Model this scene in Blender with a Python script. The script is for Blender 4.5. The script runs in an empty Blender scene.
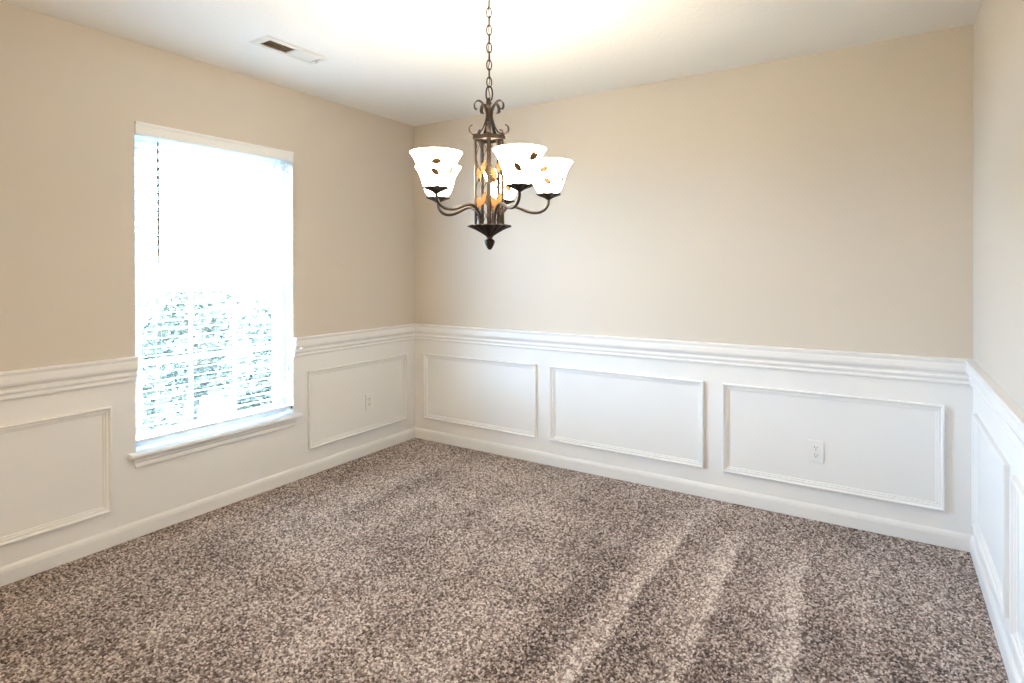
import bpy, bmesh, math, random
from mathutils import Vector, Matrix
random.seed(7)
PI = math.pi
SC = bpy.context.scene
COL = SC.collection

# ------------------------------------------------------------------ measures
W = 3.4455          # width of the back wall
H = 2.44            # ceiling height
YR = -5.6           # rear wall behind the camera
RAIL = 0.8925       # top of chair rail
SPLIT = 0.84        # where white wainscot paint stops (behind the rail)
WY0, WY1, WZ0, WZ1 = -2.013, -1.111, 0.394, 2.040     # window opening
CAM = Vector((3.0999, -3.3986, 1.3114))
YAW, PITCH, ROLL = -0.5723, -0.0032, -0.0027
F, PY = 577.64, 271.78

# ------------------------------------------------------------------ materials
def srgb(h):
    v = [int(h[i:i+2], 16)/255 for i in (0, 2, 4)]
    return tuple((c/12.92 if c <= .04045 else ((c+.055)/1.055)**2.4) for c in v) + (1,)

class NT:
    def __init__(s, name):
        s.m = bpy.data.materials.new(name); s.m.use_nodes = True
        s.t = s.m.node_tree; s.t.nodes.clear()
        s.out = s.n('ShaderNodeOutputMaterial')
    def n(s, typ, **kw):
        nd = s.t.nodes.new(typ)
        for k, v in kw.items():
            if k in nd.inputs: nd.inputs[k].default_value = v
            else: setattr(nd, k, v)
        return nd
    def l(s, a, b): s.t.links.new(a, b)
    def math(s, op, a, b=None, c=None, clamp=False):
        nd = s.t.nodes.new('ShaderNodeMath'); nd.operation = op; nd.use_clamp = clamp
        for i, v in enumerate((a, b, c)):
            if v is None: continue
            if isinstance(v, (int, float)): nd.inputs[i].default_value = v
            else: s.l(v, nd.inputs[i])
        return nd.outputs[0]

def plain(name, col, rough=.5, metal=0, bump=0, bscale=60, spec=.5, vary=0):
    t = NT(name)
    b = t.n('ShaderNodeBsdfPrincipled')
    b.inputs['Base Color'].default_value = col
    b.inputs['Roughness'].default_value = rough
    b.inputs['Metallic'].default_value = metal
    b.inputs['Specular IOR Level'].default_value = spec
    tc = t.n('ShaderNodeTexCoord')
    if bump or vary:
        nz = t.n('ShaderNodeTexNoise'); nz.inputs['Scale'].default_value = bscale; nz.inputs['Detail'].default_value = 3
        t.l(tc.outputs['Object'], nz.inputs['Vector'])
        if bump:
            bp = t.n('ShaderNodeBump'); bp.inputs['Strength'].default_value = bump; bp.inputs['Distance'].default_value = .002
            t.l(nz.outputs['Fac'], bp.inputs['Height']); t.l(bp.outputs['Normal'], b.inputs['Normal'])
        if vary:
            r = t.n('ShaderNodeValToRGB')
            r.color_ramp.elements[0].position = .35; r.color_ramp.elements[1].position = .65
            r.color_ramp.elements[0].color = tuple(c*(1-vary) for c in col[:3])+(1,)
            r.color_ramp.elements[1].color = tuple(min(1, c*(1+vary)) for c in col[:3])+(1,)
            t.l(nz.outputs['Fac'], r.inputs['Fac']); t.l(r.outputs['Color'], b.inputs['Base Color'])
    t.l(b.outputs[0], t.out.inputs[0])
    return t.m

M = {}
M['beige'] = plain('beige_wall_paint', (.645, .58, .505, 1), .6, bump=.12, bscale=220)
M['white'] = plain('white_semi_gloss_paint', (.83, .82, .81, 1), .38, bump=.03, bscale=90)
M['ceiling'] = plain('ceiling_knockdown_white', (.83, .82, .795, 1), .8, bump=.9, bscale=55)
M['vinyl'] = plain('white_vinyl', (.85, .86, .87, 1), .35)
def slat_mat():
    t = NT('white_vinyl_slat'); p = t.n('ShaderNodeBsdfPrincipled'); p.inputs['Base Color'].default_value = (.90, .90, .89, 1); p.inputs['Roughness'].default_value = .4
    tl = t.n('ShaderNodeBsdfTranslucent'); tl.inputs[0].default_value = (.93, .93, .91, 1)
    m = t.n('ShaderNodeMixShader'); m.inputs[0].default_value = .30
    t.l(p.outputs[0], m.inputs[1]); t.l(tl.outputs[0], m.inputs[2]); t.l(m.outputs[0], t.out.inputs[0]); return t.m
M['slat'] = slat_mat()
M['plate'] = plain('white_outlet_plastic', (.84, .83, .81, 1), .3)
M['dark'] = plain('dark_slot', (.03, .025, .02, 1), .6)
M['dark_sheet'] = plain('dark_brown_metal', (.16, .10, .06, 1), .7)
M['ventpaint'] = plain('vent_cream_enamel', (.72, .69, .64, 1), .4)
M['louver'] = plain('vent_enamel_shaded', (.62, .44, .27, 1), .5)  # same enamel as the other half, its shade put into the colour
M['steel'] = plain('brushed_nickel', (.55, .54, .52, 1), .3, 1)
M['cord'] = plain('grey_white_cord', (.62, .62, .60, 1), .7)
M['wand'] = plain('clear_grey_wand', (.34, .35, .35, 1), .4)
M['bronze'] = plain('antique_bronze', (.030, .016, .008, 1), .5, .45, bump=.25, bscale=140, vary=.35)
M['gold'] = plain('rubbed_gold_leaf_metal', (.19, .085, .016, 1), .55, .3, vary=.25, bscale=90)
M['leafpaint'] = plain('amber_leaf_on_glass', (.20, .095, .02, 1), .5)
M['grass'] = plain('lawn_green', (.05, .06, .03, 1), .9, bump=.4, bscale=30, vary=.4)
M['leafA'] = plain('shrub_leaf', (.085, .075, .048, 1), .9, vary=.4, bscale=9, spec=.1)
M['bark'] = plain('bark_brown', (.12, .09, .065, 1), .9, bump=.5, bscale=25)
M['siding'] = plain('pale_siding', (.45, .47, .48, 1), .7)

def glass_mat():
    t = NT('clear_window_glass')
    tr = t.n('ShaderNodeBsdfTransparent'); tr.inputs[0].default_value = (.95, .97, .96, 1)
    gl = t.n('ShaderNodeBsdfGlossy'); gl.inputs['Roughness'].default_value = .02
    ge = t.n('ShaderNodeNewGeometry'); dp = t.n('ShaderNodeVectorMath', operation='DOT_PRODUCT')
    t.l(ge.outputs['Incoming'], dp.inputs[0]); t.l(ge.outputs['Normal'], dp.inputs[1])
    f5 = t.math('POWER', t.math('SUBTRACT', 1, t.math('ABSOLUTE', dp.outputs['Value'])), 5)
    fac = t.math('ADD', .03, t.math('MULTIPLY', f5, .97), clamp=True)       # Schlick, the same from both sides
    mx = t.n('ShaderNodeMixShader')
    t.l(fac, mx.inputs[0]); t.l(tr.outputs[0], mx.inputs[1]); t.l(gl.outputs[0], mx.inputs[2])
    t.l(mx.outputs[0], t.out.inputs[0]); return t.m
M['glass'] = glass_mat()

def shade_mat():
    t = NT('frosted_white_glass')
    tl = t.n('ShaderNodeBsdfTranslucent'); tl.inputs[0].default_value = (.98, .95, .88, 1)
    df = t.n('ShaderNodeBsdfDiffuse'); df.inputs[0].default_value = (.90, .87, .80, 1)
    gl = t.n('ShaderNodeBsdfGlossy'); gl.inputs['Roughness'].default_value = .25
    a = t.n('ShaderNodeMixShader'); a.inputs[0].default_value = .30
    b = t.n('ShaderNodeMixShader'); b.inputs[0].default_value = .05
    t.l(tl.outputs[0], a.inputs[1]); t.l(df.outputs[0], a.inputs[2])
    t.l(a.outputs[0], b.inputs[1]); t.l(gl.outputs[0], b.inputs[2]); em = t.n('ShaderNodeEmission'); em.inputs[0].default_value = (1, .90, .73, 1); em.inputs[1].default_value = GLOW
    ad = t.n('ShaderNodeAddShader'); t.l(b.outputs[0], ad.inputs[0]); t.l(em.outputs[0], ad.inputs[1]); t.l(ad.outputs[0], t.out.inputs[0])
    return t.m
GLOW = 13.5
M['shade'] = shade_mat()

BULB = 40.0
def bulb_mat():
    t = NT('lit_bulb')
    e = t.n('ShaderNodeEmission'); e.inputs[0].default_value = (1, .87, .76, 1); e.inputs[1].default_value = BULB
    t.l(e.outputs[0], t.out.inputs[0]); return t.m
M['bulb'] = bulb_mat()

def carpet_mat():
    t = NT('twisted_pile_carpet')
    tc = t.n('ShaderNodeTexCoord'); P = tc.outputs['Object']
    sep = t.n('ShaderNodeSeparateXYZ'); t.l(P, sep.inputs[0]); X, Y = sep.outputs[0], sep.outputs[1]
    # yarn colours, one per tuft, with shade coloured into the gaps
    nz = t.n('ShaderNodeTexNoise'); nz.inputs['Scale'].default_value = 230; nz.inputs['Detail'].default_value = 3
    t.l(P, nz.inputs['Vector'])
    ya_ = t.n('ShaderNodeAttribute', attribute_name='yarn')
    mixv = t.math('ADD', t.math('MULTIPLY', ya_.outputs['Fac'], .70), t.math('MULTIPLY', nz.outputs['Fac'], .40))
    # vacuum tracks: sawtooth across x, period .26 m, wobbling, fading out to the left
    wob = t.n('ShaderNodeTexNoise'); wob.inputs['Scale'].default_value = 2.2; wob.inputs['Detail'].default_value = 2
    t.l(P, wob.inputs['Vector'])
    xw = t.math('ADD', X, t.math('MULTIPLY', t.math('SUBTRACT', wob.outputs['Fac'], .5), .10))
    # lines fan out a little with distance
    xf = t.math('ADD', xw, t.math('MULTIPLY', t.math('MULTIPLY', t.math('ADD', Y, .4), t.math('SUBTRACT', X, 2.3)), .10))
    saw = t.math('FRACT', t.math('DIVIDE', t.math('SUBTRACT', xf, 2.03), .26))
    tri = t.math('MULTIPLY', saw, saw)
    edge = t.n('ShaderNodeMapRange', interpolation_type='SMOOTHSTEP'); t.l(saw, edge.inputs[0])
    for i, v in ((1, 1.0), (2, .86), (3, 0), (4, 1)): edge.inputs[i].default_value = v
    saw2 = t.math('MULTIPLY', tri, edge.outputs[0])
    def rng(src, a, b):
        m = t.n('ShaderNodeMapRange', interpolation_type='SMOOTHSTEP'); t.l(src, m.inputs[0])
        m.inputs[1].default_value = a; m.inputs[2].default_value = b
        return m.outputs[0]
    gx = t.math('MULTIPLY', rng(X, 1.95, 2.15), rng(X, 3.15, 2.85))
    gy = rng(Y, -.15, -.75)
    lenn = t.n('ShaderNodeTexNoise'); lenn.inputs['Scale'].default_value = 1.0; lenn.inputs['Detail'].default_value = 1
    mp = t.n('ShaderNodeMapping'); mp.inputs['Scale'].default_value = (3.5, .8, 1); mp.inputs['Location'].default_value = (.4, 2.2, 0)
    t.l(P, mp.inputs[0]); t.l(mp.outputs[0], lenn.inputs['Vector'])
    streak = t.math('MULTIPLY', t.math('MULTIPLY', gx, gy), t.math('SUBTRACT', saw2, .30))
    soft = t.math('MULTIPLY', t.math('SUBTRACT', lenn.outputs['Fac'], .5), .35)
    arc = t.n('ShaderNodeTexNoise'); arc.inputs['Scale'].default_value = 1.6; arc.inputs['Detail'].default_value = 3
    mp2 = t.n('ShaderNodeMapping'); mp2.inputs['Rotation'].default_value = (0, 0, .7); mp2.inputs['Scale'].default_value = (.7, 2.0, 1)
    t.l(P, mp2.inputs[0]); t.l(mp2.outputs[0], arc.inputs['Vector'])
    soft2 = t.math('MULTIPLY', t.math('SUBTRACT', arc.outputs['Fac'], .5), .25)
    lay = t.math('ADD', t.math('MULTIPLY', streak, .34), t.math('ADD', soft, soft2))
    v = t.math('ADD', mixv, lay, clamp=True)
    r = t.n('ShaderNodeValToRGB'); cr = r.color_ramp
    cr.elements[0].position = .12; cr.elements[0].color = (.030, .018, .014, 1)
    cr.elements[1].position = .95; cr.elements[1].color = (.86, .77, .71, 1)
    for pos, c in ((.30, (.115, .078, .064, 1)), (.50, (.300, .225, .195, 1)), (.72, (.55, .455, .405, 1))):
        e = cr.elements.new(pos); e.color = c
    t.l(v, r.inputs['Fac'])
    b = t.n('ShaderNodeBsdfPrincipled'); b.inputs['Roughness'].default_value = .95
    b.inputs['Specular IOR Level'].default_value = .1
    b.inputs['Sheen Weight'].default_value = .25; b.inputs['Sheen Roughness'].default_value = .6
    t.l(r.outputs['Color'], b.inputs['Base Color'])
    bp = t.n('ShaderNodeBump'); bp.inputs['Strength'].default_value = .4; bp.inputs['Distance'].default_value = .002
    t.l(nz.outputs['Fac'], bp.inputs['Height']); t.l(bp.outputs['Normal'], b.inputs['Normal'])
    t.l(b.outputs[0], t.out.inputs[0]); return t.m
M['carpet'] = carpet_mat()

# ------------------------------------------------------------------ helpers
def obj(name, bm, mats, parent=None, smooth=False, origin=None, fixn=True):
    if fixn: bmesh.ops.recalc_face_normals(bm, faces=bm.faces)
    if not isinstance(mats, (list, tuple)): mats = [mats]
    if origin is not None:
        bmesh.ops.translate(bm, verts=bm.verts, vec=-Vector(origin))
    me = bpy.data.meshes.new(name); bm.to_mesh(me); bm.free()
    for m in mats: me.materials.append(m)
    if smooth:
        for p in me.polygons: p.use_smooth = True
    o = bpy.data.objects.new(name, me); COL.objects.link(o)
    if origin is not None: o.location = origin
    if parent is not None: o.parent = parent
    return o

def struct(o): o['kind'] = 'structure'; return o
def thing(name, label, cat, loc=(0, 0, 0), rz=0, group=None):
    o = bpy.data.objects.new(name, None); COL.objects.link(o); o.empty_display_size = .05
    o.location = loc; o.rotation_euler = (0, 0, rz); o['label'] = label; o['category'] = cat
    if group: o['group'] = group
    return o

def box(bm, a, b, mi=0, bev=0):
    x0, y0, z0 = a; x1, y1, z1 = b
    vs = [bm.verts.new(v) for v in ((x0,y0,z0),(x1,y0,z0),(x1,y1,z0),(x0,y1,z0),(x0,y0,z1),(x1,y0,z1),(x1,y1,z1),(x0,y1,z1))]
    fs = [bm.faces.new([vs[i] for i in q]) for q in ((0,3,2,1),(4,5,6,7),(0,1,5,4),(1,2,6,5),(2,3,7,6),(3,0,4,7))]
    for f in fs: f.material_index = mi
    if bev:
        es = list({e for f in fs for e in f.edges})
        r = bmesh.ops.bevel(bm, geom=es, offset=bev, segments=2, affect='EDGES', profile=.5)
        for f in r['faces']: f.material_index = mi
    return fs

def tube(bm, pts, r, n=8, closed=False, mi=0, flat=None):
    """sweep a circle (or an ellipse flat=(ra, rb)) along points"""
    pts = [Vector(p) for p in pts]; N = len(pts)
    rr = r if isinstance(r, (list, tuple)) else [r]*N
    rings = []; up = None
    for i in range(N):
        if closed: d = pts[(i+1) % N]-pts[i-1]
        else: d = pts[min(i+1, N-1)]-pts[max(i-1, 0)]
        d.normalize()
        if up is None:
            up = Vector((0, 0, 1)) if abs(d.z) < .9 else Vector((1, 0, 0))
        s = d.cross(up)
        if s.length < 1e-5: s = d.orthogonal()
        s.normalize(); up = s.cross(d).normalized()
        ring = []
        for k in range(n):
            a = 2*PI*k/n
            ra, rb = (rr[i], rr[i]) if flat is None else flat
            ring.append(bm.verts.new(pts[i]+s*math.cos(a)*ra+up*math.sin(a)*rb))
        rings.append(ring)
    for i in range(N if closed else N-1):
        A, B = rings[i], rings[(i+1) % N]
        for k in range(n):
            f = bm.faces.new((A[k], A[(k+1) % n], B[(k+1) % n], B[k])); f.material_index = mi; f.smooth = True
    if not closed:
        for R_ in (rings[0], rings[-1]):
            f = bm.faces.new(R_); f.material_index = mi

def strap(bm, pts2, ang, wid, th, org):
    """flat strap in the vertical plane at azimuth ang; pts2 = (r, z)"""
    er = Vector((math.cos(ang), math.sin(ang), 0)); et = Vector((-math.sin(ang), math.cos(ang), 0)); N = len(pts2)
    P = [Vector((p[0], p[1])) for p in pts2]; rings = []
    for i in range(N):
        d = (P[min(i+1, N-1)]-P[max(i-1, 0)]).normalized(); nn = Vector((-d.y, d.x))
        ring = []
        for sw, sn in ((-1, -1), (1, -1), (1, 1), (-1, 1)):
            q = P[i]+nn*sn*th/2
            ring.append(bm.verts.new(Vector(org)+er*q.x+Vector((0, 0, q.y))+et*sw*wid/2))
        rings.append(ring)
    for i in range(N-1):
        for k in range(4):
            bm.faces.new((rings[i][k], rings[i][(k+1) % 4], rings[i+1][(k+1) % 4], rings[i+1][k]))
    bm.faces.new(rings[0]); bm.faces.new(rings[-1])

def lathe(bm, prof, n=32, c=(0, 0, 0), mi=0, mod=None, cap=False):
    c = Vector(c); rings = []
    for j, (r, z) in enumerate(prof):
        ring = []
        for k in range(n):
            a = 2*PI*k/n; q = r*(mod(a, j) if mod else 1)
            ring.append(bm.verts.new(c+Vector((q*math.cos(a), q*math.sin(a), z))))
        rings.append(ring)
    for j in range(len(prof)-1):
        for k in range(n):
            f = bm.faces.new((rings[j][k], rings[j][(k+1) % n], rings[j+1][(k+1) % n], rings[j+1][k]))
            f.material_index = mi; f.smooth = True
    if cap:
        for R_ in (rings[0], rings[-1]): bm.faces.new(R_).material_index = mi
    return rings

def spline(ctrl, n=6):
    """Catmull-Rom through control points (2-D or 3-D)"""
    P = [Vector(c) for c in ctrl]; P = [2*P[0]-P[1]]+P+[2*P[-1]-P[-2]]; out = []
    for i in range(1, len(P)-2):
        for k in range(n):
            t = k/n; a, b, c, d = P[i-1], P[i], P[i+1], P[i+2]
            out.append(.5*((2*b)+(c-a)*t+(2*a-5*b+4*c-d)*t*t+(3*b-a-3*c+d)*t**3))
    out.append(P[-2]); return out

# wall frames: (u along wall, w out from wall, z)
def fr_back(u, w, z): return Vector((u, -w, z))
def fr_left(u, w, z): return Vector((w, u, z))
def fr_right(u, w, z): return Vector((W-w, u, z))
def fr_rear(u, w, z): return Vector((u, YR+w, z))

def sweep_wall(bm, fr, prof, u0, u1, m0=0, m1=0, g0=.0, g1=.0):
    """prof: (w,z) closed polygon; m: mitre slope at each end (+1 pulls inwards as w grows)"""
    A = [bm.verts.new(fr(u0+m0*w+g0, w, z)) for w, z in prof]
    B = [bm.verts.new(fr(u1-m1*w-g1, w, z)) for w, z in prof]
    n = len(prof)
    for i in range(n): bm.faces.new((A[i], A[(i+1) % n], B[(i+1) % n], B[i]))
    bm.faces.new(A); bm.faces.new(B)

# ------------------------------------------------------------------ room shell
T = .14
def grid_wall(name, fr, us, zs, holes, thick=T):
    bm = bmesh.new()
    def cell(i, j): return 0 <= i < len(us)-1 and 0 <= j < len(zs)-1 and (i, j) not in holes
    V = {}
    def v(u, w, z):
        k = (round(u, 4), round(w, 4), round(z, 4))
        if k not in V: V[k] = bm.verts.new(fr(u, w, z))
        return V[k]
    for i in range(len(us)-1):
        for j in range(len(zs)-1):
            if not cell(i, j): continue
            a, b, c, d = us[i], us[i+1], zs[j], zs[j+1]; mi = 0 if c >= SPLIT-.001 else 1
            for w in (0, -thick):
                bm.faces.new((v(a,w,c), v(b,w,c), v(b,w,d), v(a,w,d))).material_index = mi
            for (ni, nj, p, q) in ((i-1, j, (a,c), (a,d)), (i+1, j, (b,c), (b,d)), (i, j-1, (a,c), (b,c)), (i, j+1, (a,d), (b,d))):
                if not cell(ni, nj):
                    bm.faces.new((v(p[0],0,p[1]), v(q[0],0,q[1]), v(q[0],-thick,q[1]), v(p[0],-thick,p[1]))).material_index = 1
    return struct(obj(name, bm, [M['beige'], M['white']]))

grid_wall('wall_back', fr_back, [-T, W+T], [0, SPLIT, H], set())
grid_wall('wall_left', fr_left, [YR, WY0, WY1, 0], [0, WZ0, SPLIT, WZ1, H], {(1, 1), (1, 2)})
grid_wall('wall_right', fr_right, [YR, 0], [0, SPLIT, H], set())
grid_wall('wall_rear', fr_rear, [-T, W+T], [0, SPLIT, H], set())

def carpet_floor():
    """carpet with real tufts (a height field of tilted yarn tips) in the part of the room in view, plain further back"""
    import numpy as np
    rg = np.random.default_rng(11)
    st = .0026; x0, x1, ya, yb = -.01, W+.01, -3.3, .01
    xs = np.linspace(x0, x1, int((x1-x0)/st)+1); ys = np.linspace(ya, yb, int((yb-ya)/st)+1)
    Xg, Yg = np.meshgrid(xs, ys); p = .0072
    nx, ny = int((x1-x0)/p)+5, int((yb-ya)/p)+5
    jx = rg.uniform(-.5, .5, (ny, nx)); jy = rg.uniform(-.5, .5, (ny, nx)); an = rg.uniform(0, PI, (ny, nx))
    hh = rg.uniform(.45, 1, (ny, nx)); yc = rg.random((ny, nx)); la = rg.uniform(.0050, .0068, (ny, nx)); lb = rg.uniform(.0030, .0043, (ny, nx))
    ci = ((Xg-x0)/p).astype(int)+2; cj = ((Yg-ya)/p).astype(int)+2
    best = np.zeros_like(Xg); col = np.full_like(Xg, .12)  # gaps between tufts start dark, their shade put into the colour
    for dj in (-1, 0, 1):
        for di in (-1, 0, 1):
            i, j = ci+di, cj+dj
            dx = Xg-(x0+(i-2+.5+jx[j, i])*p); dy = Yg-(ya+(j-2+.5+jy[j, i])*p)
            c, s_ = np.cos(an[j, i]), np.sin(an[j, i])
            u = (dx*c+dy*s_)/la[j, i]; v = (-dx*s_+dy*c)/lb[j, i]
            h = hh[j, i]*np.sqrt(np.clip(1-u*u-v*v, 0, 1))
            m = h > best; best[m] = h[m]; col[m] = yc[j, i][m]
    Z = -.0075+.0085*best
    n, m_ = Xg.shape
    co = np.stack([Xg, Yg, Z], -1).reshape(-1, 3)
    idx = np.arange(n*m_).reshape(n, m_)
    q = np.stack([idx[:-1, :-1], idx[:-1, 1:], idx[1:, 1:], idx[1:, :-1]], -1).reshape(-1, 4)
    k = len(co)
    ex = np.array([(-T, YR-T, -.003), (W+T, YR-T, -.003), (W+T, ya, -.003), (-T, ya, -.003), (-T, YR-T, -.06), (W+T, YR-T, -.06), (W+T, T, -.06), (-T, T, -.06)])
    co = np.vstack([co, ex]); q = np.vstack([q, np.array([[k, k+1, k+2, k+3], [k+7, k+6, k+5, k+4]])])
    me = bpy.data.meshes.new('floor')
    me.vertices.add(len(co)); me.vertices.foreach_set('co', co.astype('f').ravel())
    me.loops.add(q.size); me.loops.foreach_set('vertex_index', q.astype('i').ravel())
    me.polygons.add(len(q)); me.polygons.foreach_set('loop_start', np.arange(0, q.size, 4, dtype='i')); me.polygons.foreach_set('loop_total', np.full(len(q), 4, dtype='i'))
    me.update(calc_edges=True)
    at = me.attributes.new('yarn', 'FLOAT', 'POINT'); at.data.foreach_set('value', np.concatenate([col.ravel(), np.full(8, .5)]).astype('f'))
    me.polygons.foreach_set('use_smooth', np.ones(len(q), dtype=bool))
    me.materials.append(M['carpet'])
    o = bpy.data.objects.new('floor', me); COL.objects.link(o); return struct(o)
carpet_floor()
bm = bmesh.new(); box(bm, (-T, YR-T, H), (W+T, T, H+.1)); struct(obj('ceiling', bm, M['ceiling']))

# ------------------------------------------------------------------ chair rail, baseboards
e = .0003
RP = [(0, .8925), (.030, .8925), (.034, .889), (.034, .882), (.030, .878), (.0285, .872), (.0285, .868), (.030, .864), (.030, .842),
      (.027, .832), (.018, .824), (.0155, .820), (.0155, .812), (.0185, .808), (.0185, .800), (.014, .795), (.0115, .793),
      (.0115, .786), (.0135, .783), (.0135, .776), (.010, .770), (0, .770)]
BP = [(0, 0), (.0125, 0), (.0125, .056), (.0105, .063), (.0105, .066), (.006, .074), (.003, .078), (0, .078)]
def trim(name, segs, prof):
    bm = bmesh.new()
    for s in segs: sweep_wall(bm, s[0], prof, *s[1:])
    return struct(obj(name, bm, M['white']))
# u grows towards +x (back) and +y (left/right); back corners are mitred
trim('trim_1', [(fr_back, 0, W, 1, 1)], RP)
trim('trim_2', [(fr_left, WY1, 0, 0, 1)], RP)
trim('trim_3', [(fr_left, YR, WY0, 1, 0)], RP)
trim('trim_4', [(fr_right, YR, 0, 1, 1)], RP)
trim('baseboard_back', [(fr_back, 0, W, 1, 1)], BP)
trim('baseboard_left', [(fr_left, YR, 0, 1, 1)], BP)
trim('baseboard_right', [(fr_right, YR, 0, 1, 1)], BP)
trim('baseboard_rear', [(fr_rear, 0, W, 1, 1)], BP)

# ------------------------------------------------------------------ picture-frame mouldings (thick outer edge, stepping down inwards)
FP = [(0, 0), (0, .0130), (.002, .0165), (.006, .0180), (.010, .0165), (.0125, .0125), (.0135, .0100), (.018, .0095), (.0235, .0095), (.0250, .0060),
      (.027, .0045), (.031, .0050), (.0335, .0035), (.0345, 0)]     # (inward distance, w)
tn = [4]
def frame_mould(fr, u0, u1, z0=.166, z1=.668):
    bm = bmesh.new(); loops = []
    for d, w in FP:
        loops.append([bm.verts.new(fr(u, w, z)) for u, z in ((u0+d, z0+d), (u1-d, z0+d), (u1-d, z1-d), (u0+d, z1-d))])
    n = len(FP)
    for i in range(n):
        A, B = loops[i], loops[(i+1) % n]
        for k in range(4): bm.faces.new((A[k], A[(k+1) % 4], B[(k+1) % 4], B[k]))
    tn[0] += 1
    return struct(obj('trim_%d' % tn[0], bm, M['white']))
frame_mould(fr_back, .098, 1.109)
frame_mould(fr_back, 1.216, 2.226)
frame_mould(fr_back, 2.330, 3.340)
frame_mould(fr_left, -1.003, -.100)
frame_mould(fr_left, -3.135, -2.123)
frame_mould(fr_left, -4.26, -3.25)
frame_mould(fr_left, -5.38, -4.37)
frame_mould(fr_right, -.935, -.125)
frame_mould(fr_right, -1.96, -1.045)
frame_mould(fr_right, -2.97, -2.07)
frame_mould(fr_right, -3.98, -3.08)
frame_mould(fr_right, -5.0, -4.09)

# ------------------------------------------------------------------ window (single hung, grids in the lower sash)
def make_window(name, fr, u0, u1, z0, z1, zm, ncol, grid=True):
    """fr gives wall frame; opening u0..u1, z0..z1; unit sits at w -.075..-.135"""
    root = struct(bpy.data.objects.new(name, None)); COL.objects.link(root)
    def fbox(bm, a, b): 
        p, q = fr(*a), fr(*b)
        box(bm, tuple(min(p[i], q[i]) for i in range(3)), tuple(max(p[i], q[i]) for i in range(3)))
    g = .002; f = .035
    bm = bmesh.new()
    for a, b in (((u0+g, -.135, z0+g), (u0+f, -.072, z1-g)), ((u1-f, -.135, z0+g), (u1-g, -.072, z1-g)),
                 ((u0+f, -.135, z0+g), (u1-f, -.072, z0+.03)), ((u0+f, -.135, z1-f), (u1-f, -.072, z1-g))): fbox(bm, a, b)
    obj('window_frame', bm, M['vinyl'], root)
    for nm, za, zb, w in (('upper_sash', zm-.018, z1-f, -.120), ('lower_sash', z0+.03, zm+.018, -.095)):
        bm = bmesh.new(); s = .034; a0, a1 = u0+f, u1-f; h = .011
        for a, b in (((a0, w-h, za), (a0+s, w+h, zb)), ((a1-s, w-h, za), (a1, w+h, zb)),
                     ((a0+s, w-h, za), (a1-s, w+h, za+s)), ((a0+s, w-h, zb-s), (a1-s, w+h, zb))): fbox(bm, a, b)
        if grid and nm == 'lower_sash':
            for i in range(1, ncol):
                c = a0+s+(a1-a0-2*s)*i/ncol
                fbox(bm, (c-.010, w-.006, za+s), (c+.010, w-.0015, zb-s))
            c = (za+zb)/2
            for i in range(ncol):
                ca = a0+s+(a1-a0-2*s)*i/ncol+(.010 if i else 0); cb = a0+s+(a1-a0-2*s)*(i+1)/ncol-(.010 if i < ncol-1 else 0)
                fbox(bm, (ca, w-.006, c-.010), (cb, w-.0015, c+.010))
        o = obj(nm, bm, M['vinyl'], root)
        bm = bmesh.new(); fbox(bm, (a0+s-.004, w, za+s-.004), (a1-s+.004, w+.003, zb-s+.004))
        obj('pane', bm, M['glass'], o)
    return root, fbox

w1, fb = make_window('window_1', fr_left, WY0, WY1, WZ0+.024, WZ1, 1.215, 3)
for yy in (-1.845, -1.296):
    bm = bmesh.new(); box(bm, (-.100, yy-.028, 1.2335), (-.080, yy+.028, 1.242), bev=.002)
    tube(bm, [(-.088, yy-.012, 1.243), (-.088, yy-.010, 1.256), (-.082, yy+.012, 1.258), (-.078, yy+.026, 1.256)], .0045, 8)
    obj('sash_lock', bm, M['steel'], w1)
# stool (sill) and apron: profiled, with returns
bm = bmesh.new()
SP = [(0, WZ0+.001), (.036, WZ0+.001), (.0405, WZ0+.005), (.042, WZ0+.012), (.0405, WZ0+.019), (.036, WZ0+.023), (0, WZ0+.023)]
sweep_wall(bm, fr_left, SP, WY0-.036, WY1+.036)
box(bm, (-.072, WY0+.001, WZ0+.001), (0, WY1-.001, WZ0+.023))
obj('window_sill', bm, M['white'], w1)
bm = bmesh.new()
AP = [(0, .3935), (.022, .3935), (.022, .388), (.019, .383), (.0175, .375), (.0125, .366), (.0125, .347), (.010, .340), (0, .337)]
A = [bm.verts.new(fr_left(WY0-.020+(.398-z)*.28, w, z)) for w, z in AP]; B = [bm.verts.new(fr_left(WY1+.020-(.398-z)*.28, w, z)) for w, z in AP]
for i in range(len(AP)): bm.faces.new((A[i], A[(i+1) % len(AP)], B[(i+1) % len(AP)], B[i]))
bm.faces.new(A); bm.faces.new(B)
obj('apron', bm, M['white'], w1)

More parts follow.
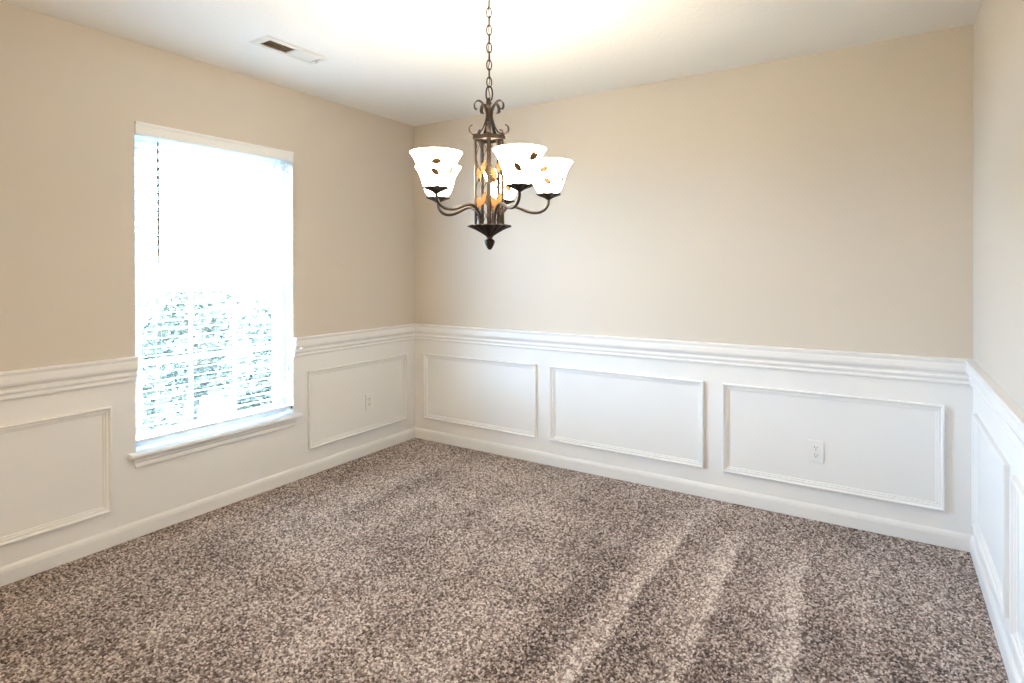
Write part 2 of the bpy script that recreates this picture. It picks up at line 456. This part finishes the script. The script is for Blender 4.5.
# ------------------------------------------------------------------ blind
bl = thing('window_blind', 'white two-inch horizontal slat blind hanging open inside the window', 'blind', (-.03, (WY0+WY1)/2, .46))
BX = -.031; y0, y1 = WY0+.004, WY1-.004
def bobj(name, bm, mat, smooth=False): 
    bmesh.ops.translate(bm, verts=bm.verts, vec=-bl.location); return obj(name, bm, mat, bl, smooth)
bm = bmesh.new(); box(bm, (-.060, y0, 1.992), (-.008, y1, 2.036)); bobj('headrail', bm, M['vinyl'])
bm = bmesh.new()
VP = [(-.004, 1.986), (.008, 1.986), (.011, 1.990), (.011, 2.030), (.014, 2.036), (.014, 2.046), (.010, 2.049), (.0005, 2.049), (.0005, 1.995), (-.004, 1.995)]
sweep_wall(bm, fr_left, VP, WY0+.001, WY1-.001)
bobj('valance', bm, M['vinyl'])
zs = 1.965; k = 0
while zs > .495:
    bm = bmesh.new(); tilt = math.radians(5)
    n = 6; top = []; bot = []
    for i in range(n+1):
        s = -.025+.05*i/n; c = .0018*(1-(s/.025)**2)
        x = BX+s*math.cos(tilt); z = zs+s*math.sin(tilt)+c
        top.append((x, z+.0013)); bot.append((x, z-.0013))
    prof = top+bot[::-1]
    sweep_wall(bm, fr_left, prof, y0, y1)
    bobj('slat', bm, M['slat']); zs -= .0435; k += 1
bm = bmesh.new(); box(bm, (BX-.026, y0, .458), (BX+.026, y1, .474), bev=.003); bobj('bottom_rail', bm, M['vinyl'])
for yy in (y0+.12, y1-.105):
    bm = bmesh.new()
    for dx in (-.0275, .0275): tube(bm, [(BX+dx, yy, .484), (BX+dx, yy, 1.990)], .0009, 5)
    z = 1.965-.0022
    while z > .50:
        tube(bm, [(BX-.0275, yy, z-.003), (BX+.0275, yy, z+.001)], .0006, 4); z -= .0435
    bobj('ladder_cord', bm, M['cord'])
bm = bmesh.new(); box(bm, (BX+.0265, y1-.012, .452), (BX+.031, y1-.002, .466)); tube(bm, [(BX+.030, y1-.007, .464), (BX+.030, y1-.018, .480), (BX+.030, y1-.030, .492)], .0012, 6)
bobj('hold_down_bracket', bm, M['dark_sheet'])
bm = bmesh.new(); yy = -1.910
tube(bm, [(.010, yy, 1.984), (.014, yy, 1.972), (.0125, yy, 1.962)], .0014, 6)
tube(bm, [(.0125, yy, 1.962), (.0125, yy, 1.93), (.0125, yy, 1.37), (.0125, yy, 1.355)], [.004, .0060, .0060, .004], 8)
bobj('tilt_wand', bm, M['wand'], True)
bm = bmesh.new()
for dy in (0, .006): tube(bm, [(.0, y1-.035+dy, 1.985), (.001, y1-.035+dy, .72+dy*3)], .0009, 5)
lathe(bm, [(.001, .735), (.004, .725), (.0065, .70), (.006, .695), (.001, .694)], 10, (.001, y1-.032, 0))
bobj('lift_cord', bm, M['cord'])

# cord cleat: small white knob on the chair rail end
t = thing('cord_knob', 'small round white knob fixed to the chair rail end right of the window', 'knob', (.0285, -1.083, .822))
bm = bmesh.new(); Rm = Matrix.Rotation(PI/2, 4, 'Y')
lathe(bm, [(.0035, -.012), (.0035, .008), (.006, .010), (.0095, .014), (.0105, .019), (.009, .024), (.004, .027), (.0005, .0275)], 18)
bmesh.ops.transform(bm, matrix=Rm, verts=bm.verts); obj('knob', bm, M['plate'], t, True)

# ------------------------------------------------------------------ outlets
def outlet(label, fr, u, z, rz):
    p = fr(u, 0, z); t = thing('wall_outlet', label, 'outlet', p, rz)
    # local: faces -y
    bm = bmesh.new(); box(bm, (-.0355, -.006, -.0575), (.0355, .0, .0575), bev=.0025); obj('cover_plate', bm, M['plate'], t)
    for s in (1, -1):
        bm = bmesh.new(); n = 20; zc = s*.0195
        ring = []
        for k in range(n):
            a = 2*PI*k/n; x = .017*math.cos(a); zz = max(-.0135, min(.0135, .017*math.sin(a)))
            ring.append((x, zz))
        F_ = [bm.verts.new((x, -.0085, zc+zz)) for x, zz in ring]; B_ = [bm.verts.new((x, -.0058, zc+zz)) for x, zz in ring]
        bm.faces.new(F_)
        for k in range(n): bm.faces.new((F_[k], F_[(k+1) % n], B_[(k+1) % n], B_[k]))
        o = obj('socket', bm, M['plate'], t)
        bm = bmesh.new()
        box(bm, (-.0078, -.0089, zc+.0005), (-.0054, -.0082, zc+.0095)); box(bm, (.0054, -.0089, zc+.0015), (.0078, -.0082, zc+.0085))
        tube(bm, [(0, -.0089, zc-.0065), (0, -.0082, zc-.0065)], .0027, 10)
        obj('slots', bm, M['dark'], o)
    bm = bmesh.new(); tube(bm, [(0, -.0075, 0), (0, -.0055, 0)], .0028, 12); obj('screw', bm, M['steel'], t)
outlet('white duplex outlet in the back wall\'s right-hand panel', fr_back, 2.800, .358, 0)
outlet('white duplex outlet on the window wall, in the panel beside the corner', fr_left, -.481, .372, PI/2)

# ------------------------------------------------------------------ ceiling vent
vt = thing('ceiling_vent', 'rectangular cream air vent with louvers, one half coloured as shaded, set in the ceiling', 'vent', (.545, -1.517, H))
bm = bmesh.new(); hx, hy = .077, .188; ix, iy = .043, .152; zt, zb = 0, -.008
def quadframe(bm, ax, ay, bx, by, z0, z1):
    A = [bm.verts.new((sx*ax, sy*ay, z0)) for sx, sy in ((-1,-1),(1,-1),(1,1),(-1,1))]
    B = [bm.verts.new((sx*bx, sy*by, z1)) for sx, sy in ((-1,-1),(1,-1),(1,1),(-1,1))]
    for k in range(4): bm.faces.new((A[k], A[(k+1) % 4], B[(k+1) % 4], B[k]))
quadframe(bm, hx, hy, hx-.010, hy-.010, -.0005, zb)
quadframe(bm, hx-.010, hy-.010, ix, iy, zb, zb)
quadframe(bm, ix, iy, ix, iy, zb, -.0005)
box(bm, (-ix, -.004, zb), (ix, .004, -.001))
obj('vent_frame', bm, M['ventpaint'], vt, fixn=False)
bm = bmesh.new(); box(bm, (-ix, -iy, -.0012), (ix, iy, -.0004)); obj('dark_sheet', bm, M['dark_sheet'], vt)  # flat sheet, darkness of the vent hollow put into its colour
for half in (-1, 1):
    n = 11
    for k in range(n):
        yc = half*(.010+(iy-.014)*(k+.5)/n)
        bm = bmesh.new(); dy = .0036*(1 if half < 0 else -1)
        q = [(-ix, yc-dy-.0004, zb+.0005), (-ix, yc-dy+.0006, zb+.0005), (-ix, yc+dy+.0004, -.0016), (-ix, yc+dy-.0004, -.0016)]
        if half > 0: q = [(-ix, yc+.0052, zb+.0003), (-ix, yc+.0057, zb+.0008), (-ix, yc-.0052, zb+.0030), (-ix, yc-.0057, zb+.0025)]
        A = [bm.verts.new(v) for v in q]; B = [bm.verts.new((ix, v[1], v[2])) for v in q]
        for i in range(4): bm.faces.new((A[i], A[(i+1) % 4], B[(i+1) % 4], B[i]))
        bm.faces.new(A); bm.faces.new(B)
        obj('louver', bm, M['louver'] if half < 0 else M['ventpaint'], vt)
bm = bmesh.new(); tube(bm, [(.012, iy-.006, zb+.001), (.010, iy-.004, zb-.012), (.004, iy-.002, zb-.016)], .0025, 8); obj('damper_lever', bm, M['steel'], vt)
for s in (-1, 1):
    bm = bmesh.new(); lathe(bm, [(.0001, zb-.0022), (.003, zb-.0018), (.0042, zb-.0002)], 10, (0, s*(hy-.022), 0)); obj('screw', bm, M['steel'], vt)

# ------------------------------------------------------------------ chandelier
FW = Vector((math.sin(YAW), math.cos(YAW), 0)); RT = Vector((math.cos(YAW), -math.sin(YAW), 0))
D = 2.33
cc = CAM+FW*D-RT*(.03853*D); CX, CY = cc.x, cc.y
base = math.atan2(RT.y, RT.x)            # azimuth of the "picture right" direction
ch = thing('chandelier', 'bronze five-arm chandelier with lit frosted glass shades hanging by a chain', 'chandelier', (CX, CY, 1.40))
OZ = 1.40; DZ = -.006
def cobj(name, bm, mats, smooth=False, parent=None): return obj(name, bm, mats, parent or ch, smooth)
def zz(z): return z-OZ+DZ*(1 if z < 2.2 else (2.44-z)/.24)
def rz(lst): return [(r, zz(z)) for r, z in lst]

# finial and dish
bm = bmesh.new()
lathe(bm, rz([(.0005, 1.3985), (.005, 1.400), (.010, 1.406), (.0155, 1.417), (.0195, 1.428), (.0195, 1.435), (.016, 1.440), (.009, 1.444), (.0125, 1.448), (.012, 1.452), (.007, 1.455)]), 24,
      mod=lambda a, j: 1+.08*math.cos(8*a))
cobj('finial', bm, M['bronze'])
bm = bmesh.new()
def flute(a, j):
    t = [0, .3, .9, 1, 1, .9, .6, .2, 0][min(j, 8)]
    return 1+.085*t*math.cos(15*a)
lathe(bm, rz([(.012, 1.450), (.019, 1.4565), (.035, 1.468), (.052, 1.4785), (.070, 1.487), (.083, 1.4915), (.085, 1.4945), (.083, 1.4975), (.060, 1.4965), (.010, 1.4975), (.0005, 1.498)]), 90, mod=flute)
cobj('dish', bm, M['bronze'])
# cage bars and centre pipe
bars = [math.radians(-92+72*k)+base for k in range(5)]
RB = .0575
for a in bars:
    bm = bmesh.new(); c, s = math.cos(a), math.sin(a)
    box(bm, (RB-.0045, -.0060, zz(1.496)), (RB+.0045, .0060, zz(1.842)), bev=.0012)
    bmesh.ops.rotate(bm, verts=bm.verts, cent=(0, 0, 0), matrix=Matrix.Rotation(a, 3, 'Z'))
    cobj('cage_bar', bm, M['bronze'])
bm = bmesh.new(); tube(bm, [(0, 0, zz(1.496)), (0, 0, zz(2.001))], .0062, 12)
lathe(bm, rz([(.006, 1.983), (.0095, 1.985), (.0095, 1.992), (.007, 1.994)]), 16)
lathe(bm, rz([(.006, 1.925), (.010, 1.93), (.010, 1.945), (.006, 1.95)]), 16)
cobj('centre_rod', bm, M['bronze'])
# pentagonal top band with a cover plate
bm = bmesh.new()
def penta(r, z): return [bm.verts.new((r*math.cos(a), r*math.sin(a), zz(z))) for a in bars]
L = [penta(*q) for q in ((.010, 1.8555), (.066, 1.8555), (.0685, 1.853), (.0685, 1.840), (.066, 1.838), (.0600, 1.838), (.0600, 1.850), (.010, 1.851))]
for i in range(len(L)-1):
    for k in range(5): bm.faces.new((L[i][k], L[i][(k+1) % 5], L[i+1][(k+1) % 5], L[i+1][k]))
cobj('top_plate', bm, M['bronze'])
# scroll straps
SPT = [(.070, 1.896), (.077, 1.893), (.0825, 1.884), (.081, 1.870), (.070, 1.8595), (.055, 1.8605), (.038, 1.870), (.024, 1.893), (.0135, 1.925),
       (.0115, 1.942), (.015, 1.962), (.025, 1.983), (.038, 1.995), (.050, 1.995), (.0595, 1.985), (.0615, 1.972), (.057, 1.962), (.051, 1.961)]
for a in bars:
    bm = bmesh.new(); strap(bm, [(v.x, zz(v.y)) for v in spline(SPT, 5)], a, .0135, .0038, (0, 0, 0))
    cobj('scroll', bm, M['bronze'], True)
# vines of wire with leaves between the bars
def leaf(bm, c, tdir, ndir, ln, wd, mi=0, th=.0008):
    c = Vector(c); tdir = Vector(tdir).normalized(); ndir = Vector(ndir).normalized(); sd = tdir.cross(ndir).normalized()
    n = 8; up, lo = [], []
    for k in range(2*n):
        s = k/n if k <= n else 2-k/n
        sign = 1 if k < n else -1
        x = -ln/2+ln*s; yv = sign*wd/2*math.sin(PI*s)**.8*(1 if s < .5 else 1)
        if k in (0, n): yv = 0
        p = c+tdir*x+sd*yv+ndir*(-.0025*abs(yv)/(wd/2)-.002*(2*s-1)**2)
        up.append(bm.verts.new(p+ndir*th)); lo.append(bm.verts.new(p-ndir*th))
    f = bm.faces.new(up); f.material_index = mi; f = bm.faces.new(lo[::-1]); f.material_index = mi
    for k in range(2*n):
        f = bm.faces.new((up[k], lo[k], lo[(k+1) % (2*n)], up[(k+1) % (2*n)])); f.material_index = mi
for i in range(5):
    a0, a1 = bars[i], bars[(i+1) % 5]
    p0 = Vector((math.cos(a0), math.sin(a0), 0))*RB; p1 = Vector((math.cos(a1), math.sin(a1), 0))*RB
    mid = (p0+p1)/2; td = (p1-p0).normalized(); nd = mid.normalized(); hw = (p1-p0).length/2-.004
    bm = bmesh.new()
    for ph in (1, -1):
        pts = []
        for k in range(49):
            t = k/48; z = 1.501+t*.334
            pts.append(mid+td*ph*hw*math.cos(t*PI*2.5)+nd*ph*.0018+Vector((0, 0, zz(z))))
        tube(bm, pts, .0013, 6)
    for z, s in ((1.725, 1), (1.700, -1), (1.600, 1), (1.585, -1)):
        ang = .35*s
        leaf(bm, mid+td*s*.012+nd*.006+Vector((0, 0, zz(z))), Vector((0, 0, 1))*math.cos(ang)+td*math.sin(ang)*1.0, nd, .054, .025, 1)
    cobj('vine_lattice', bm, [M['bronze'], M['gold']])
# arms, cups, sockets, bulbs, shades
SHP = [(.038, 0), (.050, .012), (.0575, .028), (.0630, .045), (.0675, .060), (.0725, .077), (.079, .093), (.087, .108), (.0945, .119), (.0980, .1245)]
def shr(h):
    for (r0, z0), (r1, z1) in zip(SHP, SHP[1:]):
        if z0 <= h <= z1: return r0+(r1-r0)*(h-z0)/(z1-z0), (r1-r0)/(z1-z0)
    return SHP[-1][0], 1
AR = .254; ZC = 1.618
ARM = [(.045, 1.497), (.0465, 1.520), (.054, 1.545), (.070, 1.566), (.092, 1.575), (.118, 1.571), (.150, 1.559), (.180, 1.552), (.210, 1.554), (.234, 1.567), (.247, 1.586), (.250, 1.604), (.250, 1.612)]
for k in range(5):
    a = base+math.radians(6+72*k+(0, 0, 0, 0, 3.5)[k]); AR = (.241, .254, .258, .258, .256)[k]; er = Vector((math.cos(a), math.sin(a), 0)); et = Vector((-math.sin(a), math.cos(a), 0))
    bm = bmesh.new(); tube(bm, [er*(v.x*AR/.250)+Vector((0, 0, zz(v.y-.004*(v.x/.25)**2))) for v in spline(ARM, 5)], .0060, 10); cobj('arm', bm, M['bronze'])
    c = er*AR
    cen = (c.x, c.y, 0)
    bm = bmesh.new()
    def pet(q, j): return 1+(.13*math.cos(8*q) if 3 <= j <= 6 else 0)
    lathe(bm, rz([(.0055, 1.602), (.010, 1.604), (.016, 1.609), (.029, 1.616), (.0435, 1.622), (.0475, 1.6245), (.043, 1.627), (.030, 1.626), (.006, 1.626)]), 64, cen, mod=pet)
    cobj('cup', bm, M['bronze'])
    bm = bmesh.new(); lathe(bm, rz([(.0125, 1.625), (.0125, 1.648), (.0095, 1.649), (.003, 1.649)]), 16, cen); cobj('lamp_socket', bm, M['plate'])
    bm = bmesh.new(); lathe(bm, rz([(.009, 1.6495), (.012, 1.654), (.020, 1.666), (.0255, 1.678), (.0255, 1.688), (.019, 1.699), (.009, 1.705), (.0005, 1.7065)]), 16, cen)
    cobj('bulb', bm, M['bulb'])
    # shade: double-walled bell with painted leaves
    bm = bmesh.new(); zb = ZC+.0125
    th = .0022
    dense = spline([(r, z, 0) for r, z in SHP], 3)
    outer = [(v.x, zz(zb+v.y)) for v in dense]; inner = [(v.x-th, zz(zb+v.y)+(.0 if i else .0012)) for i, v in enumerate(dense)]
    prof = [(.014, zz(zb)), (.030, zz(zb))]+outer+inner[::-1]+[(.028, zz(zb)+.0022), (.014, zz(zb)+.0022)]
    lathe(bm, prof, 56, cen)
    def onshade(az, h, lift=.0006):
        r, sl = shr(h); return Vector((c.x+(r+lift)*math.cos(az), c.y+(r+lift)*math.sin(az), zz(zb+h)))
    view = base-PI/2                                   # azimuth towards the camera
    lv = {0: [(-18, .085, 20), (-8, .040, -30), (55, .050, 80)], 1: [(-30, .08, 60), (20, .045, -40)], 2: [(30, .085, 75), (-25, .06, 30)],
          3: [(8, .080, 5), (4, .044, -35), (62, .055, 80)], 4: [(35, .088, 75), (-6, .050, -50), (-75, .05, 60)]}[k]
    lv = lv+[(q+118, .07+.018*((i*7) % 3-1), 40*(-1)**i) for i, (q, _, _) in enumerate(lv)]+[(q+215, .05+.02*((i*5) % 3-1), 70*(-1)**i) for i, (q, _, _) in enumerate(lv)]
    for q, h, rot in lv:
        az0 = view+math.radians(q); rot = math.radians(rot); r0, _ = shr(h); n = 8; ln, wd = .040, .0200
        loop = []
        for j in range(2*n):
            s = j/n if j <= n else 2-j/n; sg = 1 if j < n else -1
            x = -ln/2+ln*s; yv = 0 if j in (0, n) else sg*wd/2*math.sin(PI*s)**.85
            loop.append((x*math.cos(rot)-yv*math.sin(rot), x*math.sin(rot)+yv*math.cos(rot)))
        A = [bm.verts.new(onshade(az0+x/r0, max(.004, min(.123, h+y)), .0009)) for x, y in loop]
        cv = bm.verts.new(onshade(az0, h, .0011))
        for j in range(2*n):
            f = bm.faces.new((A[j], A[(j+1) % (2*n)], cv)); f.material_index = 1
        st = [onshade(az0+(-ln/2*math.cos(rot)-.0*j+(-.004*j if rot >= 0 else .004*j))/r0, max(.006, h-ln/2*math.sin(rot)-.0045*j), .0006) for j in range(5)]
        tube(bm, st, .0006, 5, mi=1)
    cobj('lamp_shade', bm, [M['shade'], M['leafpaint']])
# hanging ring, chain, cord, canopy
def link(bm, zc, hl, hw, wr, ang):
    pts = []
    for k in range(24):
        a = 2*PI*k/24; x = hw*math.cos(a); z = hl*math.sin(a)
        z = (abs(math.sin(a))**.8)*hl*(1 if math.sin(a) >= 0 else -1)
        pts.append((x*math.cos(ang), x*math.sin(ang), zz(zc)+z))
    tube(bm, pts, wr, 7, closed=True)
bm = bmesh.new(); link(bm, 2.027, .030, .0125, .0030, base); cobj('hanging_ring', bm, M['bronze'])
z = 2.0575+.0165; k = 0
while z < 2.412:
    bm = bmesh.new(); link(bm, z, .0205, .0098, .0024, base+(math.radians(15) if k % 2 == 0 else math.radians(98))); cobj('chain_link', bm, M['bronze']); z += .0345; k += 1
bm = bmesh.new()
tube(bm, [(.0035*math.sin(i*1.1), .003*math.cos(i*1.1), zz(1.998+i*.0139)) for i in range(31)], .0017, 6); cobj('power_cord', bm, M['gold'], True)
bm = bmesh.new(); lathe(bm, rz([(.006, 2.410), (.012, 2.413), (.020, 2.419), (.045, 2.424), (.060, 2.431), (.064, 2.439), (.001, 2.4395)]), 32); cobj('canopy', bm, M['bronze'])

# ------------------------------------------------------------------ outside
G = -.45
bm = bmesh.new(); box(bm, (-60, -40, G-.2), (-T-.001, 40, G)); struct(obj('ground', bm, M['grass']))
def shrub(x, y, h, r, label, seed, kind='shrub', group=None, dense=2600):
    rnd = random.Random(seed); t = thing(kind, label, kind, (x, y, G))
    if group: t['group'] = group
    bm = bmesh.new()
    for k in range(7):
        a = rnd.uniform(0, 2*PI); q = r*.6*rnd.random()
        tube(bm, [(rnd.uniform(-.05, .05), rnd.uniform(-.05, .05), -.02), (q*.5*math.cos(a), q*.5*math.sin(a), h*.45), (q*math.cos(a), q*math.sin(a), h*.85)], [.03, .018, .006], 6)
    obj('stem', bm, M['bark'], t)
    bm = bmesh.new()
    for k in range(dense):
        while True:
            v = Vector((rnd.uniform(-1, 1), rnd.uniform(-1, 1), rnd.uniform(-1, 1)))
            if .45 < v.length < 1: break
        lump = 1+.22*math.sin(5*v.x+seed)*math.cos(4*v.y+2*seed)
        p = Vector((v.x*r*lump, v.y*r*lump, h*.56+v.z*h*.44*lump))
        d = Vector((rnd.uniform(-1, 1), rnd.uniform(-1, 1), rnd.uniform(-.6, 1))).normalized(); n_ = d.orthogonal().normalized()
        s = rnd.uniform(.035, .06); sd = d.cross(n_)
        A = [bm.verts.new(q) for q in (p-d*s, p+sd*s*.45+n_*.006, p+d*s, p-sd*s*.45+n_*.006)]
        bm.faces.new(A)
    obj('foliage', bm, M['leafA'], t, fixn=False)
shrub(-3.6, .20, 1.62, .60, 'leafy green shrub outside, seen through the middle of the lower sash', 1)
shrub(-4.1, 1.9, 1.50, .66, 'green shrub outside, seen through the right side of the lower sash', 2)
shrub(-2.7, -.85, .95, .45, 'low sparse shrub outside, seen through the left of the lower sash', 3, dense=700)
shrub(-2.15, .32, .80, .42, 'low green shrub outside, seen through the lower right corner of the sash', 4, dense=2000)

# ------------------------------------------------------------------ light
SKY = 73.0
wd = bpy.data.worlds.new('overcast_sky'); SC.world = wd; wd.use_nodes = True
nt = wd.node_tree; nt.nodes.clear()
o = nt.nodes.new('ShaderNodeOutputWorld'); b = nt.nodes.new('ShaderNodeBackground')
tc = nt.nodes.new('ShaderNodeTexCoord'); sp = nt.nodes.new('ShaderNodeSeparateXYZ'); rp = nt.nodes.new('ShaderNodeValToRGB')
nt.links.new(tc.outputs['Generated'], sp.inputs[0]); nt.links.new(sp.outputs[2], rp.inputs[0])
rp.color_ramp.elements[0].position = 0; rp.color_ramp.elements[0].color = (.395, .62, .93, 1)
rp.color_ramp.elements[1].position = .8; rp.color_ramp.elements[1].color = (.375, .60, .93, 1)
nt.links.new(rp.outputs[0], b.inputs[0]); b.inputs[1].default_value = SKY
nt.links.new(b.outputs[0], o.inputs[0])
def area(name, loc, rot, sx, sy, power=0, col=(1, 1, 1), portal=False):
    l = bpy.data.lights.new(name, 'AREA'); l.shape = 'RECTANGLE'; l.size = sx; l.size_y = sy; l.energy = power; l.color = col
    if portal: l.cycles.is_portal = True
    o = bpy.data.objects.new(name, l); COL.objects.link(o); o.location = loc; o.rotation_euler = rot; return o
area('window_portal', (-.15, (WY0+WY1)/2, 1.22), (0, -PI/2, 0), 1.64, .92, portal=True)
REAR_FILL = 31.0
area('rear_fill_light', (1.75, YR+.05, 1.35), (PI/2, 0, 0), 2.6, 1.9, REAR_FILL, (1, .70, .28))  # added warm fill from behind the camera

# ------------------------------------------------------------------ camera
fw = Vector((math.sin(YAW)*math.cos(PITCH), math.cos(YAW)*math.cos(PITCH), math.sin(PITCH)))
r = Vector((math.cos(YAW), -math.sin(YAW), 0)); u = r.cross(fw)
c, s = math.cos(ROLL), math.sin(ROLL); r2 = r*c+u*s; u2 = -r*s+u*c
cd = bpy.data.cameras.new('camera'); co = bpy.data.objects.new('camera', cd); COL.objects.link(co)
mw = Matrix((r2, u2, -fw)).transposed().to_4x4(); mw.translation = CAM; co.matrix_world = mw
cd.sensor_width = 36; cd.sensor_fit = 'HORIZONTAL'; cd.lens = F/1024*36; cd.shift_y = (PY-341.5)/1024; cd.clip_start = .02
SC.camera = co
vs = SC.view_settings; vs.view_transform = 'Standard'; vs.look = 'None'; vs.gamma = 1; vs.use_curve_mapping = False; vs.exposure = 0.03
